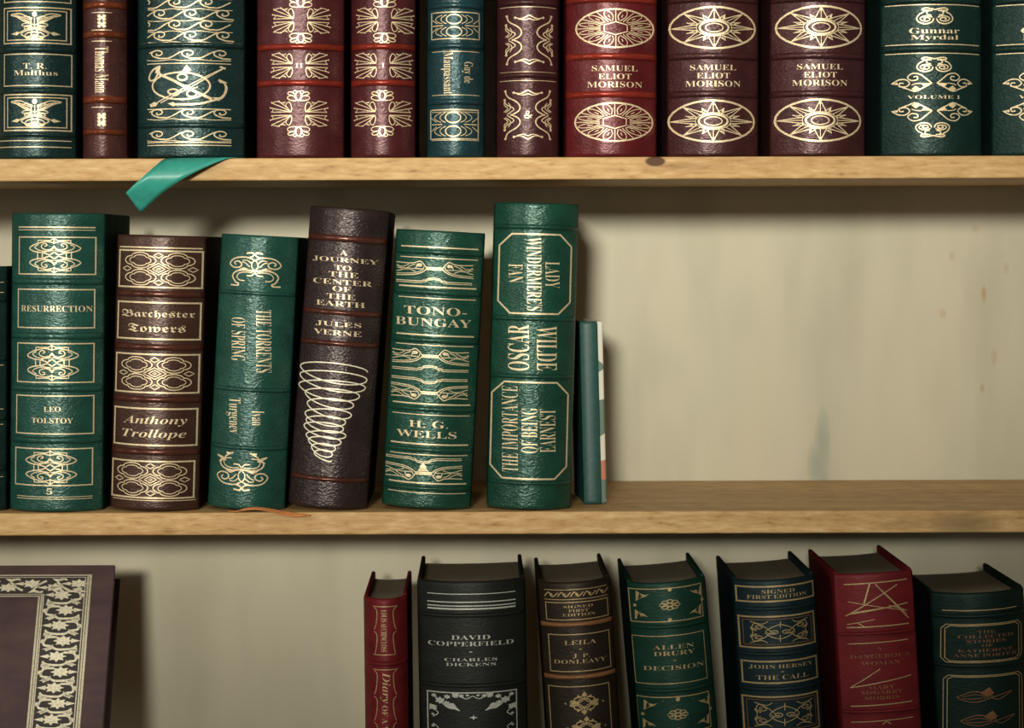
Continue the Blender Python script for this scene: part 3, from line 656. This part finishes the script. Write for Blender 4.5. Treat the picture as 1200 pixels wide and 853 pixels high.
for i, (xl, xr, cx, mat, fn, rx, ry, bm_, lab) in enumerate((
        (662, 771, 720.5, REDL, o_sunburst, 46, 22.5, BANDRED, 'red-edged book with gold petal sunbursts, first of the three sharing one author'),
        (782, 891, 835.5, OX, o_compass, 50.5, 24.3, None, 'maroon book with gold compass roses, between the sunburst and other compass book'),
        (903, 1017, 960.5, OX, o_compass, 50.5, 24.5, None, 'maroon book with gold compass roses, beside the dark green heart-scroll book'))):
    b = top(lab, xl, xr, mat, [(66.5, 4), (111, 4), (0, 3.6), (-80, 4)], 2, bm_)
    dy = -i*.6
    b.orn(fn, cx+.5, 33.5+dy*.5, rx, ry); b.orn(fn, cx-1, 143.5+dy, rx, ry); b.orn(fn, cx+1, -40, rx, ry)
    b.text([('SAMUEL', cx-.5, 80.5+dy, 54, 6.5), ('ELIOT', cx-.5, 90+dy, 39, 6.5), ('MORISON', cx-.5, 99.5+dy, 65, 6.8)])
for xl, vol, lab in ((1034, 'I', 'dark green book with gold heart scrolls and paired swirls, fully in view'), (1165, 'II', 'dark green book with gold swirls cut off by the right picture edge')):
    b = top(lab, xl, xl+121, DKGREEN, [(58.5, 4), (2, 3.6), (-90, 4)], 1); c = xl+60
    b.rules([7, 53.5, 64], 5, 1.2)
    b.orn(o_heart, c, 20, 21, 9.5); b.orn(o_heart, c-1, 77, 20, 8.5); b.orn(o_heart, c-3, 154, 19.5, 8.5, fy=True)
    b.text([('Gunnar', c, 37.5, 59, 6.5), ('Myrdal', c, 46, 56, 7)], thin=-.007); b.text([('VOLUME '+vol, c-1, 115.3, 62, 4)])
    for y, fy in ((98, False), (132.5, True)):
        b.orn(o_swirl, c-25, y, 21, 11, fy=fy); b.orn(o_swirl, c+23, y, 21, 11, fx=True, fy=fy)

# ------------------------------------------------------------------ books on the middle shelf
YM = 600.2
def mid(label, xlt, xrt, yt, xlb, xrb, mat, bands=(), bandmat=None, **kw):
    return Book(label, GM, xlt, xrt, yt, xlb, xrb, ZM, YM, mat, bands, bandmat, **kw)
b = mid('dark green book mostly cut off by the left picture edge', -108, 6, 311, -110, 4, DKGREEN, [(350, 3.5), (420, 3.5), (490, 3.5), (550, 3.5)])
b.rules([330, 342, 428, 480, 498, 560], 4, 1.0); b.orn(o_knot, -52, 455, 46, 20)
b = mid('tall green book with framed gold knotwork panels, at the left of the middle shelf', 10, 122, 249, 7, 117, GREEN, [(329.5, 4), (393.5, 4), (455.5, 4), (516, 4)])
b.rules([(265.8, 1.8), (269, .9)], 10, 1.5)
for x0, y0, x1, y1 in ((21.5, 277.5, 111.5, 321), (20, 339, 110, 384), (19, 402.5, 109, 448), (17.5, 464, 108.5, 508.5), (16, 526, 107, 569)): b.frame(x0-.5, y0, x1-.5, y1, 1.6)
for x, y, h in ((65.5, 299, 20.5), (62.5, 425, 21), (60, 548, 20)): b.orn(o_knot, x, y, 30, h)
b.text([('RESURRECTION', 66, 361.5, 84, 7.2)], thin=-.007); b.text([('LEO', 62.5, 479.5, 20, 6), ('TOLSTOY', 62, 493, 49, 6.2)], thin=-.007); b.text([('5', 59, 576, 7, 7)]); b.rules([582.5, 585], 11, .9)
b = mid('brown book with framed gold quatrefoil panels', 134, 242, 275.5, 126, 230, BROWN, [(345, 3.8), (407.5, 3.8), (469, 3.8), (531, 3.8)], BANDPLUM)
b.rules([(290.2, 1.8), (588, 1)], 4, 1.6)
for x0, y0, x1, y1 in ((137.5, 294, 235.5, 337), (135.5, 355, 233, 398), (133, 416, 231, 461), (131, 480, 228.5, 523), (128, 542, 225, 585)): b.frame(x0, y0, x1, y1, 2.2)
for x, y in ((187.5, 315.5), (182.5, 438.5), (177, 563.5)): b.orn(o_quatre, x, y, 44, 20)
b.text([('Barchester', 185, 369, 86, 10.5), ('Towers', 184, 385, 68, 10)], style='frak', thin=-.005); b.text([('Anthony', 181, 494.5, 76, 12), ('Trollope', 180, 510.5, 76, 12)], style='ital', thin=-.007)
b = mid('green book with gold scrolls and vertical lettering, orange ribbon at its foot', 258, 350, 276, 240, 332, GREEN, [(344.5, 2.4), (458.5, 2.6), (527, 2.6)])
springbook = b
b.orn(o_scroll, 300, 316, 30, 20.5); b.orn(o_scroll, 283.5, 556, 30, 23, fy=True, feet=False)
b.text([('THE TORRENTS', 310, 400.5, 18, 74), ('OF SPRING', 280, 399.5, 17, 51)], 'down', thin=-.012); b.text([('Ivan', 303, 491.5, 14, 17.5), ('Turgenev', 273.5, 490, 18, 42)], 'down', thin=-.012)
b = mid('dark plum book with a gold spiral drawing, leaning right', 363, 458, 244.5, 335, 429, PLUM, [(281, 4), (368.5, 3.2), (405, 3.2), (565.5, 3)], BANDPLUM)
T = [('A', 404, 297.5, 9, 6.0), ('JOURNEY', 405, 306.5, 78, 6.0), ('TO', 403, 315.5, 20, 6.0), ('THE', 403.5, 323.5, 35, 6.0), ('CENTER', 402, 332.5, 70, 6.0), ('OF', 401.5, 340.5, 22, 6.0), ('THE', 400.5, 349.5, 34, 6.0), ('EARTH', 399.5, 358, 58, 6.0), ('JULES', 397, 382.5, 54, 6.0), ('VERNE', 396, 392.5, 57, 6.0)]
b.text(T)
k = Ink(); q_ = lambda x, y: (230+x/3.708, 410+y/3.708)
RT = [(745, 100), (742, 133), (735, 168), (710, 206), (685, 246), (675, 290), (650, 322), (641, 352), (651, 381), (630, 411), (606, 440), (592, 466)]
LT = [(447, 95), (445, 132), (440, 176), (470, 207), (480, 252), (470, 298), (475, 327), (465, 352), (475, 391), (486, 412), (500, 441), (512, 468)]
pts = []
for i in range(12):            # each turn goes over the back from right to left, then round the front to the next right end
    for (a, c, sg) in ((RT[i], LT[i], -1), (LT[i], RT[i+1] if i < 11 else (590, 495), 1)):
        hh = 40-i*1.6 if sg > 0 else 30-i*1.2
        for j in range(12):
            t = math.pi*j/12; m_ = (1-math.cos(t))/2; pts.append(q_(a[0]+(c[0]-a[0])*m_, a[1]+(c[1]-a[1])*m_+sg*hh*math.sin(t)*(1 if not (i == 11 and sg > 0) else .5)))
k.s(pts, 1.6, False); b.ink('gilt_ornament', k, GOLD_W)
b = mid('green book with gold bow tracery between many thin gold rules', 464, 570, 271.5, 446, 551, GREEN2, [(297, 3.2), (344.5, 3.5), (401, 3.5), (482.5, 3.2), (530.5, 3.2), (576, 2.8)])
b.rules([(291.3, 1.8), (304, 1.2), (338.2, 2.0), (351.5, 1.2), (395.2, 2), (407, 1.2), (476.5, 1.8), (489.3, 1.1), (524, 2), (536.5, 1.2), (570, 2), (581.5, 1.1)], 7, 1.3)
for x, y, fy in ((510, 316.5, 0), (504.5, 420, 0), (503, 463.5, 1), (496, 558.5, 1)): b.orn(o_bow, x, y, 45.5, 9.5, fy=bool(fy))
for x, y, fy in ((509, 330.5, 0), (504, 434, 0), (503, 449.5, 1), (496, 543.5, 1)): b.orn(o_bump, x, y, 45, 3.6, fy=bool(fy))
b.text([('TONO-', 510.5, 366.5, 74, 9.5), ('BUNGAY', 508, 380, 90, 9.5)], thin=-.007); b.text([('H. G.', 502, 500.5, 46, 8), ('WELLS', 499.5, 512.5, 71, 8)], thin=-.007)
k = Ink(); k.f_([(489, 556), (493, 551), (491, 551), (495.5, 546), (500, 551), (498, 551), (502, 556)]); b.ink('gilt_ornament', k)
b = mid('tall green book with two octagonal gold frames, beside the empty space', 580, 680, 239, 569.5, 669, GREEN2, [(267.5, 3), (375.5, 2.8), (443.5, 2.8), (569, 2.4)])
for x0, y0, x1, y1 in ((583.5, 276, 668.5, 369.5), (573.5, 450.5, 663.5, 564)):
    sk = (b.xc(y0)-b.xc(y1)); c = 14; k = Ink()
    k.s([(x0+c+sk, y0), (x1-c+sk, y0), (x1+sk*.8, y0+c), (x1+sk*.1, y1-c), (x1-c, y1), (x0+c, y1), (x0+sk*.1, y1-c), (x0+sk*.8, y0+c)], 2.3, False, True); b.ink('gilt_frame', k)
b.text([('LADY', 648, 323.5, 17, 31), ('WINDERMERE\'S', 626.5, 323, 18, 86), ('FAN', 604.5, 322.5, 17, 22)], 'down', thin=-.012)
b.text([('WILDE', 640.5, 410, 24, 52)], 'down', thin=-.007); b.text([('OSCAR', 607.5, 410, 25, 54)], 'up', thin=-.007)
b.text([('THE IMPORTANCE', 597, 506, 19, 101), ('OF BEING', 620, 507, 19, 53), ('EARNEST', 641.5, 507, 19, 51)], 'up', thin=-.012)
SLIM = plain('slim_green_cloth', (.020, .075, .068), .5, 250, .15)
b = Book('slim plain dark green book set back in the shelf against its tall neighbour', GM, 679.5, 701, 377.5, 684.5, 705, ZM, 591.8, SLIM, (), None, .046, .08, .0022, None, math.radians(3.4), 0, 'slim_book', wide=.0045)
for c in b.root.children:
    if c.name.startswith('front_cover'):
        c.data.materials.clear(); c.data.materials.append(jacket('illustrated_cover')); c['label'] = 'cream cover patterned in green and red'

# ------------------------------------------------------------------ books on the bottom shelf
YBT = 1015.0
def low(label, xlt, xrt, yt, xl853, xr853, mat, bands=(), bandmat=None, **kw):
    f = (YBT-yt)/(853-yt)
    return Book(label, GB, xlt, xrt, yt, xlt+(xl853-xlt)*f, xrt+(xr853-xrt)*f, ZB, YBT, mat, bands, bandmat, pages=PAGES_D, extra=.0012, **kw)
b = low('small crimson book with gold bracket panels, first upright on the bottom shelf', 426, 477, 703, 427, 479, CRIMSON, [(779, 2.5), (900, 2.5)])
for y0, y1 in ((712, 768.5), (786, 878)):
    k = Ink(); n = 2 if y1 < 800 else 3; c = 452
    k.s([(c-14.5, y0), (c+14.5, y0)], 1.2, False); k.s([(c-14.5, y1), (c+12, y1)], 1.2, False); s = (y1-y0)/n
    for i in range(n):
        for sg in (-1, 1): k.s([(c+sg*13, y0+s*i+1), (c+sg*9.5, y0+s*i+.2*s), (c+sg*10.5, y0+s*(i+.7)), (c+sg*(13 if i < n-1 else 12), y0+s*(i+1)-1)], 1.2)
    b.ink('gilt_frame', k, GOLD_D)
b.text([('LOUIS AUCHINCLOSS', 450.5, 740.5, 7, 49)], 'down', mat=GOLD_D); b.text([('Diary', 452, 807, 12, 36)], 'down', 'ital', mat=GOLD_D); b.text([('OF A YUPPIE', 451.5, 857, 7, 58)], 'down', mat=GOLD_D)
b = low('wide black book with silver lettering and rules', 488, 617, 683, 491, 619, BLACK, [(722.5, 2.5), (805, 2.5), (960, 2.5)])
b.rules([697.5, (707, 1.5), (711.5, 1.5), (715, 2.2)], 12, 1.1, SILVER)
b.text([('DAVID', 552, 748.5, 46, 5.2), ('COPPERFIELD', 552, 756, 101, 5.2), ('CHARLES', 552, 774.6, 62, 3.6), ('DICKENS', 552, 780.3, 59, 3.6)], mat=SILVER); b.text([('-', 552, 765.5, 3.5, 1)], mat=SILVER)
b.frame(501.5, 813.5, 606.5, 880, 1.6, SILVER)
k = Ink()
for fx in (False, True): k.at(554, 847, 52, 34, fx=fx); o_corner(k); k.at(554, 847, 52, 34, fx=fx, fy=True); o_corner(k)
k.at(555, 842.5, 5, 2.8).f_([(-1, 0), (-.3, -.3), (0, -1), (.3, -.3), (1, 0), (.3, .3), (0, 1), (-.3, .3)]); b.ink('gilt_ornament', k, SILVER)
b = low('dark brown book with tan bands and gold frames, right of the black one', 629, 718, 684, 641, 727, DKBROWN, [(733.5, 2.8), (795.5, 2.8), (940, 2.8)], BANDTAN, bulge=.018)
k = Ink(); k.s([(638, 692.5), (712, 692.5)], 1, False); k.s([(638, 704), (713, 704)], 1, False)
for i in range(5): k.at(646+i*15, 698.2, 7.5, 4).s([(-1, .6), (-.4, -.7), (.2, .6), (1, -.6)], 1.5).dot(0, 0, 1.8)
b.ink('gilt_ornament', k, GOLD_D); b.frame(641, 707.5, 714, 728, 1.2, GOLD_D); b.text([('SIGNED', 677.5, 712.6, 35, 3.3), ('FIRST', 678, 717.4, 24, 3.3), ('EDITION', 678.5, 722.2, 39, 3.3)], mat=GOLD_D)
b.frame(645.5, 745.5, 717, 789, 1.3, GOLD_D); b.text([('LEILA', 680, 755, 38, 5), ('J. P.', 681, 771, 20, 5), ('DONLEAVY', 680, 777.5, 62, 4.6)], mat=GOLD_D); b.text([('-', 680, 763, 3, .9)], mat=GOLD_D)
b.frame(649, 807, 720, 905, 1.3, GOLD_D); b.orn(o_damask, 684.5, 827, 24, 14, GOLD_D); b.orn(o_damask, 687, 856, 24, 14, GOLD_D)
b = low('forest green book with gold corner filigree and a small rosette, bottom shelf', 732, 832, 684.5, 749, 842, FOREST, [(736.5, 2.5), (812, 2.5), (950, 2.5)])
for (x0, y0, x1, y1) in ((742, 691.5, 827, 730.5), (751.5, 820, 836, 862)):
    b.frame(x0-1.5, y0, x1-1.5, y1, 1.4, GOLD_D); k = Ink(); cx, cy = (x0+x1)/2, (y0+y1)/2
    for fx in (False, True):
        for fy in (False, True): k.at(cx+(0 if not fy else -.8), cy, 39, 17, fx=fx, fy=fy); o_filicorner(k)
    k.at(cx, cy, 13, 6.5); o_rosette(k); k.at(cx, cy, 42, 19).dot(0, -.95, 2.6).dot(0, .95, 2.6).dot(-.95, 0, 2).dot(.95, 0, 2); b.ink('gilt_ornament', k, GOLD_D)
b.frame(746, 747.5, 830, 804, 1.2, GOLD_D); b.text([('ALLEN', 789, 761, 49, 5), ('DRURY', 790, 768.5, 49, 5), ('DECISION', 790, 785.5, 72, 5.2)], mat=GOLD_D); b.text([('-', 790, 777, 3, .9)], mat=GOLD_D)
b = low('dark petrol book with four bright gold framed panels, left of the second red book', 856, 962, 682, 871, 968, NAVYG, [(715.5, 2.4), (769, 2.4), (810.5, 2.4), (900, 2.4)])
for x0, y0, x1, y1 in ((865, 689.5, 956, 707), (869, 725, 957.5, 761.5), (872, 778, 960, 803.5), (874, 820, 962, 862)): b.frame(x0, y0, x1, y1, 2.2, GOLD_D)
b.text([('SIGNED', 911.5, 695.5, 39, 4.5), ('FIRST EDITION', 911, 701.5, 71, 4.6)], mat=GOLD_D); b.text([('JOHN HERSEY', 916, 784.5, 76, 5), ('THE CALL', 917, 797, 62, 5.2)], mat=GOLD_D, thin=-.01); b.text([('-', 916, 790.5, 3, .9)], mat=GOLD_D)
b.orn(o_carpet, 913.5, 743.3, 36, 14, GOLD_D); b.orn(o_carpet, 918.5, 841, 36, 16, GOLD_D); b.frame(873, 728.5, 953.5, 758, .9, BANDTAN); b.frame(878, 823.5, 958, 858, .9, BANDTAN)
b = low('red book with scratchy slanting gold strokes on the bottom shelf', 975, 1074, 674.5, 988, 1081, CRIMSON, [(745, 2), (837, 2), (960, 2)], bulge=.008)
k = Ink()
def z8(l): return [(960+x/3.825, 630+y/3.825) for x, y in l]
for l, w_ in (([(113, 217), (397, 209)], 1.5), ([(120, 360), (350, 228)], 1.4), ([(130, 295), (400, 350), (310, 318)], .9), ([(250, 220), (405, 385)], 1.4), ([(280, 250), (395, 365)], 1.0), ([(225, 215), (200, 305)], 2.2), ([(130, 352), (400, 315)], 1.4), ([(150, 345), (280, 330)], 1.6),
              ([(127, 398), (250, 378)], 1), ([(125, 412), (405, 409)], 1.6), ([(170, 390), (205, 412)], 1), ([(130, 486), (402, 480)], 1.2), ([(140, 684), (272, 602)], 1.2), ([(140, 684), (415, 642)], 1.4), ([(143, 768), (420, 760)], 1.5), ([(145, 840), (425, 832)], 1.2), ([(280, 853), (300, 840), (320, 853)], 1.2)): k.s(z8(l), w_, False)
b.ink('gilt_ornament', k, GOLD_D)
b.text([('A', 1029.5, 763, 7, 3.6), ('DANGEROUS', 1031, 772.3, 70, 4.4), ('WOMAN', 1032, 780.5, 46, 4.4), ('MARY', 1032.5, 809, 32, 4.2), ('McGARRY', 1033.5, 815, 50, 4.2), ('MORRIS', 1033, 821.5, 41, 4.2)], mat=BANDTAN)
b = low('dark green book with rounded gold double frames at the right end', 1092, 1205, 698, 1100, 1212, DEEP, [(725, 2.6), (783.5, 2.6), (930, 2.6)])
b.rules([(718.5, 1.2)], 12, 1.2, GOLD_D)
for y0, y1 in ((735, 780), (795.5, 900)):
    k = Ink()
    for d in (0, 4):
        x0, x1 = 1104.5+d+(y0-735)*.045, 1200-d; r = 5
        k.s([(x0+r, y0+d*.4), (x1-r, y0+d*.4), (x1, y0+r), (x1, y1-r), (x1-r, y1-d*.4), (x0+r, y1-d*.4), (x0, y1-r), (x0, y0+r)], 1.2, False, True)
    b.ink('gilt_frame', k, GOLD_D)
b.text([('THE', 1154.5, 744, 22, 3.6), ('COLLECTED', 1155, 749.5, 66, 3.8), ('STORIES', 1155, 755, 46, 3.8), ('OF', 1155.5, 760.3, 13, 3.5), ('KATHERINE', 1155, 766, 66, 3.8), ('ANNE PORTER', 1155, 771.7, 76, 3.8)], mat=BANDTAN)
b.orn(o_leafspray, 1153, 820, 32, 11, BANDTAN); b.orn(o_leafspray, 1157, 848, 32, 11, BANDTAN)

# ------------------------------------------------------------------ the book shown face out, leaning on the back panel
yt_, zt_ = .112, W(137, 660, .112).z
tilt = math.atan2(.0620, .1150); Hc = (zt_-ZB)/math.cos(tilt); yb_ = yt_-math.tan(tilt)*(zt_-ZB)
xr_ = W(137, 660, .112).x; Wc = .200; TK = .034
fo = empty('display_book', (xr_-Wc/2, yb_+.0005, ZB+.0003+TK*math.sin(tilt)*0), 'purple-brown book shown face out, leaning on the back panel, floral gold border', 'book', GB)
fo.rotation_euler = (-tilt, 0, 0)
fo.location.z = ZB+TK*math.sin(tilt)+.0003; fo.location.y = yb_
Hc = (zt_-fo.location.z)/math.cos(tilt)
fc = link_bm('front_cover', bm_box(-Wc/2, Wc/2, 0, .0032, 0, Hc, .0008), COVER, fo)
link_bm('back_cover', bm_box(-Wc/2, Wc/2, TK-.0032, TK, 0, Hc, .0008), COVER, fo)
link_bm('page_block', bm_box(-Wc/2+.004, Wc/2-.004, .0034, TK-.0034, .003, Hc-.003), PAGES, fo)
link_bm('support_leg', bm_box(-.02, .02, TK, TK+.003, .02, Hc*.8, .001), COVER, fo)
bm = bm_box(-Wc/2-.003, -Wc/2+.0036, .0002, TK-.0002, 0, Hc, .0025, 4); link_bm('spine', bm, COVER, fo, True)
def face(name, ink, mat, off=.00025):
    """ink in millimetres from the cover's top right corner: x to the left, y down"""
    vs = [(Wc/2-x*.001, -off, Hc-y*.001) for x, y in ink.v]
    bm = bmesh.new(); V = [bm.verts.new(v) for v in vs]
    for f in ink.f:
        try: bm.faces.new([V[i] for i in f])
        except ValueError: pass
    bm.normal_update()
    for q in bm.faces:
        if q.normal.y > 0: q.normal_flip()
    me = bpy.data.meshes.new(name); bm.to_mesh(me); bm.free(); me.materials.append(mat)
    o = bpy.data.objects.new(name, me); COL.objects.link(o); o.parent = fc; return o
FW, FH = Wc*1000, Hc*1000; A0, A1 = 18.5, 58.0; T0, T1 = 8.7, 26.0
INKBED = plain('dark_border_ground', (.028, .022, .018), .6, 300, .1)
k = Ink(); N_ = 1
for (x0, y0, x1, y1) in ((A0, T0, FW-A0, T1), (A0, FH-T1, FW-A0, FH-T0), (A0, T1, A1, FH-T1), (FW-A1, T1, FW-A0, FH-T1)): k.f_([(x0, y0), (x1, y0), (x1, y1), (x0, y1)])
face('border_ground', k, INKBED, .00012)
k = Ink()
for d, wx in ((0, 2.0), (4.0, 1.0), (A1-A0-3.5, 1.1), (A1-A0, 1.8)):
    x = A0+d; y = T0+d*(T1-T0)/(A1-A0)
    for a, c_ in (((x, y), (x, FH-y)), ((FW-x, y), (FW-x, FH-y))): k.s([a, c_], wx, False)
    for yy in (y, FH-y): k.s([(x-wx/2, yy), (FW-x+wx/2, yy)], wx*.6, False)
for d in (2.0, A1-A0-2.0):
    x = A0+d; y = T0+d*(T1-T0)/(A1-A0)
    for xx in (x, FW-x): k.s([(xx, y), (xx, FH-y)], 1.6, False)
face('gilt_frame', k, gilt('cover_frame_foil', (.66, .60, .44), .25))
def flower(k, x, y, sx, sy, tip):
    p = []
    for i in range(16):
        a = i*math.pi/8; r = 1 if i % 2 == 0 else .62; p.append((x+sx*r*math.cos(a), y+sy*r*math.sin(a)))
    k.f_(p); k.f_([(x+tip*sx*.8, y-sy*.4), (x+tip*sx*1.7, y), (x+tip*sx*.8, y+sy*.4)])
k = Ink(); xm = (A0+A1)/2; y = T1-1; i = 0
while y < FH-T1+4:
    for xc_, sg0 in ((xm, 1), (FW-xm, -1)):
        sg = sg0*(1 if i % 2 == 0 else -1)
        flower(k, xc_+sg*2, y, 8, 4.6, sg)
        k.s([(xc_-sg*3, y-3), (xc_-sg*11, y-2.5), (xc_-sg*13, y+3), (xc_-sg*7, y+4.5), (xc_-sg*2, y+7), (xc_+sg*9, y+6.5), (xc_+sg*13, y+4)], 2.0)
        k.f_([(xc_-sg*6, y-5), (xc_-sg*14, y-6), (xc_-sg*12, y-2)]); k.f_([(xc_+sg*6, y+7.5), (xc_+sg*14, y+8.5), (xc_+sg*13, y+5)]); k.f_([(xc_-sg*5, y+3), (xc_-sg*14, y+7), (xc_-sg*8, y+7.5)])
        k.f_([(xc_+sg*4, y-6.8), (xc_+sg*12, y-7), (xc_+sg*11, y-4)]); k.dot(xc_-sg*14, y+.5, 1.8)
    y += 12.6; i += 1
ym = (T0+T1)/2; x = A0+9; i = 0
while x < FW-A0-4:
    for yc_ in (ym, FH-ym):
        sg = 1 if i % 2 else -1; flower(k, x, yc_+sg*1.6, 8.5, 3.8, 1); k.s([(x+7, yc_-sg*4), (x+12, yc_-sg*1.5), (x+17, yc_+sg*3)], 1.9); k.f_([(x-7, yc_-sg*5), (x+3, yc_-sg*6), (x-1, yc_-sg*3)]); k.f_([(x+9, yc_+sg*4), (x+16, yc_+sg*6), (x+10, yc_+sg*6)])
    x += 18.5; i += 1
face('gilt_ornament', k, GOLD_W)
k = Ink(); cx_, cy_ = FW/2, 103.0
k.s([(cx_-10, cy_), (cx_+10, cy_)], 1.8, False); k.dot(cx_-10, cy_, 1.9).dot(cx_+10, cy_, 1.9); k.s([(cx_-4, cy_-4), (cx_, cy_+3), (cx_+4, cy_-4)], 1.5); face('gilt_ornament', k, GOLD_W)

# ------------------------------------------------------------------ ribbon markers
def ribbon(name, rows, mat, parent, label, nsub=6, nx=6, th=.0004):
    """rows of (left point, right point) in world metres, joined smoothly"""
    Lp = [r[0] for r in rows]; Rp = [r[1] for r in rows]
    def sm(P):
        out = []
        for i in range(len(P)-1):
            p0 = P[max(0, i-1)]; p1 = P[i]; p2 = P[i+1]; p3 = P[min(len(P)-1, i+2)]
            for j in range(nsub):
                t = j/nsub; out.append(.5*(2*p1+(p2-p0)*t+(2*p0-5*p1+4*p2-p3)*t*t+(3*p1-p0-3*p2+p3)*t*t*t))
        return out+[P[-1]]
    A, B = sm(Lp), sm(Rp); vs = []; fs = []
    for a, c in zip(A, B):
        for i in range(nx+1): vs.append(a.lerp(c, i/nx))
    for j in range(len(A)-1):
        for i in range(nx): q = j*(nx+1)+i; fs.append((q, q+1, q+nx+2, q+nx+1))
    bpy.context.view_layer.update()
    inv = parent.matrix_world.inverted(); o = link_mesh(name, [inv @ v for v in vs], fs, mat, parent, True); o['label'] = label
    s = o.modifiers.new('thickness', 'SOLIDIFY'); s.thickness = th; s.offset = 0
    return o
def V3(px, py, y): return W(px, py, y)
zf = ZT+.00035
def onshelf(px, y, z): v = W(px, 184, y); return Vector((v.x, y, z))
ribbon('ribbon_marker', [(onshelf(236, .022, zf), onshelf(296, .022, zf)), (onshelf(205, .006, zf), onshelf(278, .006, zf)), (V3(193, 186.4, -.002), V3(268, 185.2, -.0015)), (V3(185, 192, -.010), V3(246, 193.5, -.0085)), (V3(170, 205, -.0165), V3(217, 208, -.0135)), (V3(156, 217.5, -.0165), V3(190, 226.5, -.011)), (V3(147.5, 226, -.0125), V3(165, 249.5, -.002))], TEALRIB, wavebook.root, 'teal satin ribbon hanging over the shelf edge')
zo = ZM+.0003
ribbon('ribbon_marker', [(onshelf(262, .012, zo+.0004)*1, onshelf(268, .006, zo)), (V3(276, 598.6, -.001), V3(275, 600.2, -.002)), (V3(286, 595.6, -.004), V3(286, 598.2, -.007)), (V3(299, 594, -.005), V3(302, 597.4, -.009)), (V3(315, 595.4, -.004), V3(318, 600, -.008)), (V3(331, 598.4, -.002), V3(333, 604, -.006)), (V3(345, 600.5, -.002), V3(346, 605.6, -.005)), (V3(364, 603.4, -.0015), V3(364, 604.4, -.003))], ORANGERIB, springbook.root, 'orange satin ribbon curling over the shelf edge', th=.0003)
